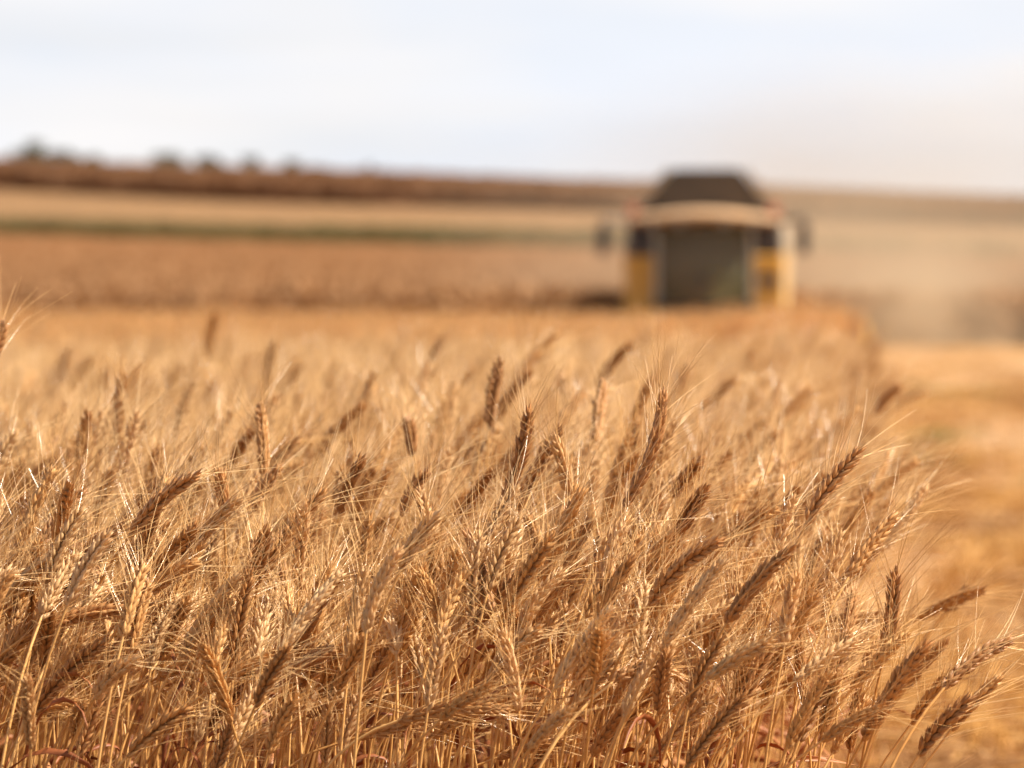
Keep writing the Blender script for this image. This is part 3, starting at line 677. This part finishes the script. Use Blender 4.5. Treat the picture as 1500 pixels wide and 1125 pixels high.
for sx in (-1, 1):
    f = MB().box(*sorted((sx*.90, sx*1.50)), .50, 1.08, .60, 1.84, .05).build('front_panel', M['yellow'], hv)
    MB().box(*sorted((sx*.95, sx*1.44)), .56, 1.08, 1.845, 2.35, .03).build('dark_panel', M['dark'], hv)
    if sx > 0: MB().box(1.0, 1.42, .47, .498, 1.26, 1.48, .008).build('louvre', M['dark'], f)
    MB().box(*sorted((sx*.84, sx*.93)), .12, .30, .95, 2.36, .02).build('pillar', M['grey'], hv)
    tf = -.0
    MB().box(*sorted((sx*1.24, sx*1.42)), -.02, .14, 2.62, 2.78, .03).build('lamp', M['red'], hv)
    ar = MB().cyl((sx*1.2, .5, 2.46), (sx*1.86, .05, 2.50), .04).cyl((sx*1.86, .05, 2.52), (sx*1.86, .05, 1.9), .02).build('mirror_arm', M['dark'], hv)
    MB().box(*sorted((sx*1.76, sx*1.98)), .0, .07, 1.86, 2.44, .03).build('mirror', M['dark'], ar)
    w1 = MB().cyl((sx*.80, 1.6, .82), (sx*1.42, 1.6, .82), .80, seg=36)
    for k in range(22):
        a = k*math.pi*2/22; m_ = Matrix.Translation((sx*1.11, 1.6+math.cos(a)*.81, .82+math.sin(a)*.81)) @ Matrix.Rotation(a, 4, 'X') @ Matrix.Diagonal((.58, .07, .05, 1)); bmesh.ops.create_cube(w1.bm, size=1, matrix=m_)
    w1 = w1.build('front_wheel', M['rubber'], hv); MB().cyl((sx*1.40, 1.6, .82), (sx*1.45, 1.6, .82), .42, .36, 28).build('rim', M['yellow'], w1)
    w2 = MB().cyl((sx*.95, 6.6, .52), (sx*1.3, 6.6, .52), .52, seg=30).build('rear_wheel', M['rubber'], hv); MB().cyl((sx*1.28, 6.6, .52), (sx*1.33, 6.6, .52), .28, seg=24).build('rim', M['yellow'], w2)
    sp = [( -1.52, 2.50), (-1.52, 2.60), (-.78, 3.50), (-.70, 3.50), (-1.38, 2.52)]
    MB().prism([(-sx*a, z) for a, z in sp], 1.62, 4.7, bev=.008).build('tank_side', M['tank_side'], hv)
    ra = MB()
    ra.cyl((sx*1.5, .7, 1.0), (sx*1.5, .7, 2.1), .018).cyl((sx*1.5, 1.0, 1.0), (sx*1.5, 1.0, 2.1), .018).build('handrail', M['grey'], hv)
MB().prism([(-1.34, 2.50), (-1.20, 2.70), (-.70, 3.42), (-.60, 3.50), (.60, 3.50), (.70, 3.42), (1.20, 2.70), (1.34, 2.50)], 1.70, 4.6, bev=.03).build('grain_tank', M['tank'], hv)
# cab
cab = MB().box(-.93, .93, .30, 1.55, .84, .95, .02).build('cab', M['dark'], hv)
MB().box(-.90, .90, 1.42, 1.52, .955, 2.36, .02).build('rear_wall', M['cabwall'], cab)
g_ = G(); a = np.linspace(-1, 1, 17); xs_ = a*.84; ys_ = .13-.26*np.cos(a*math.pi/2)
V = np.array([(x_, y_+.02*z_, z_) for z_ in (.96, 1.65, 2.35) for x_, y_ in zip(xs_, ys_)])
Vb = V+np.array((0, .012, 0)); F = []
for r_ in range(2):
    for c_ in range(16): k = r_*17+c_; F += [(k, k+1, k+18, k+17), (k+51, k+68, k+69, k+52)]
for c_ in range(16): F += [(c_, c_+51, c_+52, c_+1), (34+c_, 35+c_, 86+c_, 85+c_)]
for r_ in range(2): F += [(r_*17, r_*17+17, r_*17+68, r_*17+51), (r_*17+16, r_*17+67, r_*17+84, r_*17+33)]
link('windscreen', mesh_np('windscreen', np.concatenate([V, Vb]), None, np.array(F), M['glass']), cab)
for sx in (-1, 1): MB().box(*sorted((sx*.885, sx*.90)), .31, 1.41, .97, 2.34, .002).build('side_window', M['glass'], cab)
st_ = MB().box(-.28, .28, .80, 1.28, 1.30, 1.45, .05).box(-.26, .26, 1.22, 1.34, 1.45, 2.05, .05).box(-.16, .16, .95, 1.15, .95, 1.30, .03).build('seat', M['seat'], cab)
MB().cyl((0, .30, .95), (0, .52, 1.50), .05).cyl((0, .51, 1.50), (0, .53, 1.54), .20, seg=24).build('steering_column', M['seat'], cab)
MB().box(.12, .78, .45, 1.15, .95, 1.66, .08).build('control_console', M['console'], cab)
pts = [(-.30, 2.42), (-.40, 2.48), (-.36, 2.60), (-.10, 2.69), (.6, 2.71), (1.60, 2.69), (1.60, 2.40), (.2, 2.40)]
rf = MB(); rf.prism(pts, -1.40, 1.40, 'x', .05)
for k in range(-6, 7): bmesh.ops.bisect_plane(rf.bm, geom=rf.bm.verts[:]+rf.bm.edges[:]+rf.bm.faces[:], plane_co=(k*.2, 0, 0), plane_no=(1, 0, 0))
for v in rf.bm.verts:     # the visor bows forward
    if v.co.y < .9: v.co.y += .30*(v.co.x/1.4)**2
    v.co.z += .05-.17*(v.co.x/1.4)**2; v.co.z = 2.575+(v.co.z-2.575)*.78*(1-.3*(v.co.x/1.4)**2)
rf = rf.build('cab_roof', M['roofp'], hv)
for sx in (-1, -.45, .45, 1): MB().cyl((sx*.95, -.28+.3*(sx*.68)**2, 2.44), (sx*.95, -.40+.3*(sx*.68)**2, 2.44), .07, .075, 16).build('work_lamp', M['tank_side'], rf)
# feeder and header
MB().prism([(-1.1, .20), (-1.1, .50), (.9, .64), (.9, .30)], -.55, .55, 'x', .02).build('feeder_house', M['rust'], hv)
hd = MB().prism([(-2.15, .12), (-1.2, .10), (-1.05, .75), (-1.10, .78), (-1.25, .18), (-2.15, .15)], -3.0, 3.0, 'x', 0).build('header', M['rust'], hv)
hd.scale = (1, 1, .70)
au = MB().cyl((-2.9, -1.45, .38), (2.9, -1.45, .38), .14)
for k in range(44):
    x_ = -2.8+k*.13; au.cyl((x_, -1.45, .38), (x_+.012, -1.45, .38), .25, seg=18)
au.build('auger', M['grey'], hd)
re_ = MB().cyl((-2.9, -1.85, .52), (2.9, -1.85, .52), .05).build('reel', M['rust'], hd)
for k in range(6):
    a = k*math.pi/3+.3; y_, z_ = -1.85+math.cos(a)*.36, .52+math.sin(a)*.32
    b_ = MB().cyl((-2.9, y_, z_), (2.9, y_, z_), .02, seg=8)
    for q in range(30): b_.cyl((-2.85+q*.196, y_, z_), (-2.85+q*.196, y_+.02, z_-.16), .006, seg=5)
    for q in range(5): b_.cyl((-2.88+q*1.44, -1.85, .52), (-2.88+q*1.44, y_, z_), .012, seg=6)
    b_.build('bat', M['rust'], re_)
for sx in (-1, 1): MB().prism([(-2.9, .12), (-1.1, .10), (-1.1, .80), (-1.9, .60)], *sorted((sx*3.0, sx*3.06)), 'x', .01).build('divider', M['yellow'], hd)

# ------------------------------------------------------------------ dust raised by the machine
def dust(name, label, loc, size, dens, seed):
    bm = bmesh.new(); bmesh.ops.create_icosphere(bm, subdivisions=3, radius=1); me = bpy.data.meshes.new(name); bm.to_mesh(me); bm.free()
    m, t, o = newmat(name); l = t.links.new
    v = N('ShaderNodeVolumePrincipled', t); v.inputs['Color'].default_value = (.66, .52, .36, 1); v.inputs['Anisotropy'].default_value = .2
    tx = N('ShaderNodeTexCoord', t); ln = N('ShaderNodeVectorMath', t, operation='LENGTH'); l(tx.outputs['Object'], ln.inputs[0])
    mr = N('ShaderNodeMapRange', t, interpolation_type='SMOOTHSTEP'); mr.inputs['From Min'].default_value = 1; mr.inputs['From Max'].default_value = .1; mr.inputs['To Min'].default_value = 0; mr.inputs['To Max'].default_value = dens
    l(ln.outputs['Value'], mr.inputs['Value'])
    nz = N('ShaderNodeTexNoise', t); nz.inputs['Scale'].default_value = 2.2; nz.inputs['Detail'].default_value = 2; nz.noise_dimensions = '4D'; nz.inputs['W'].default_value = seed; l(tx.outputs['Object'], nz.inputs['Vector'])
    m2 = N('ShaderNodeMapRange', t); m2.inputs['From Min'].default_value = .3; m2.inputs['From Max'].default_value = .65; m2.inputs['To Min'].default_value = .05; m2.inputs['To Max'].default_value = 1.7; l(nz.outputs['Fac'], m2.inputs['Value'])
    mu = N('ShaderNodeMath', t, operation='MULTIPLY'); l(mr.outputs[0], mu.inputs[0]); l(m2.outputs[0], mu.inputs[1]); l(mu.outputs[0], v.inputs['Density'])
    l(v.outputs[0], o.inputs['Volume']); me.materials.append(m); ob = link(name, me); ob.location = loc; ob.scale = size
    tag(ob, label, 'dust', kind='stuff'); return ob
dust('dust', 'pale dust cloud drifting behind and to the right of the harvester', (10.5, 107, 1.6), (16, 21, 6.2), .045, 3)
dust('dust', 'denser low dust hugging the cut ground just right of the harvester', (8.0, 91, .4), (3.0, 7, 2.3), .22, 8)
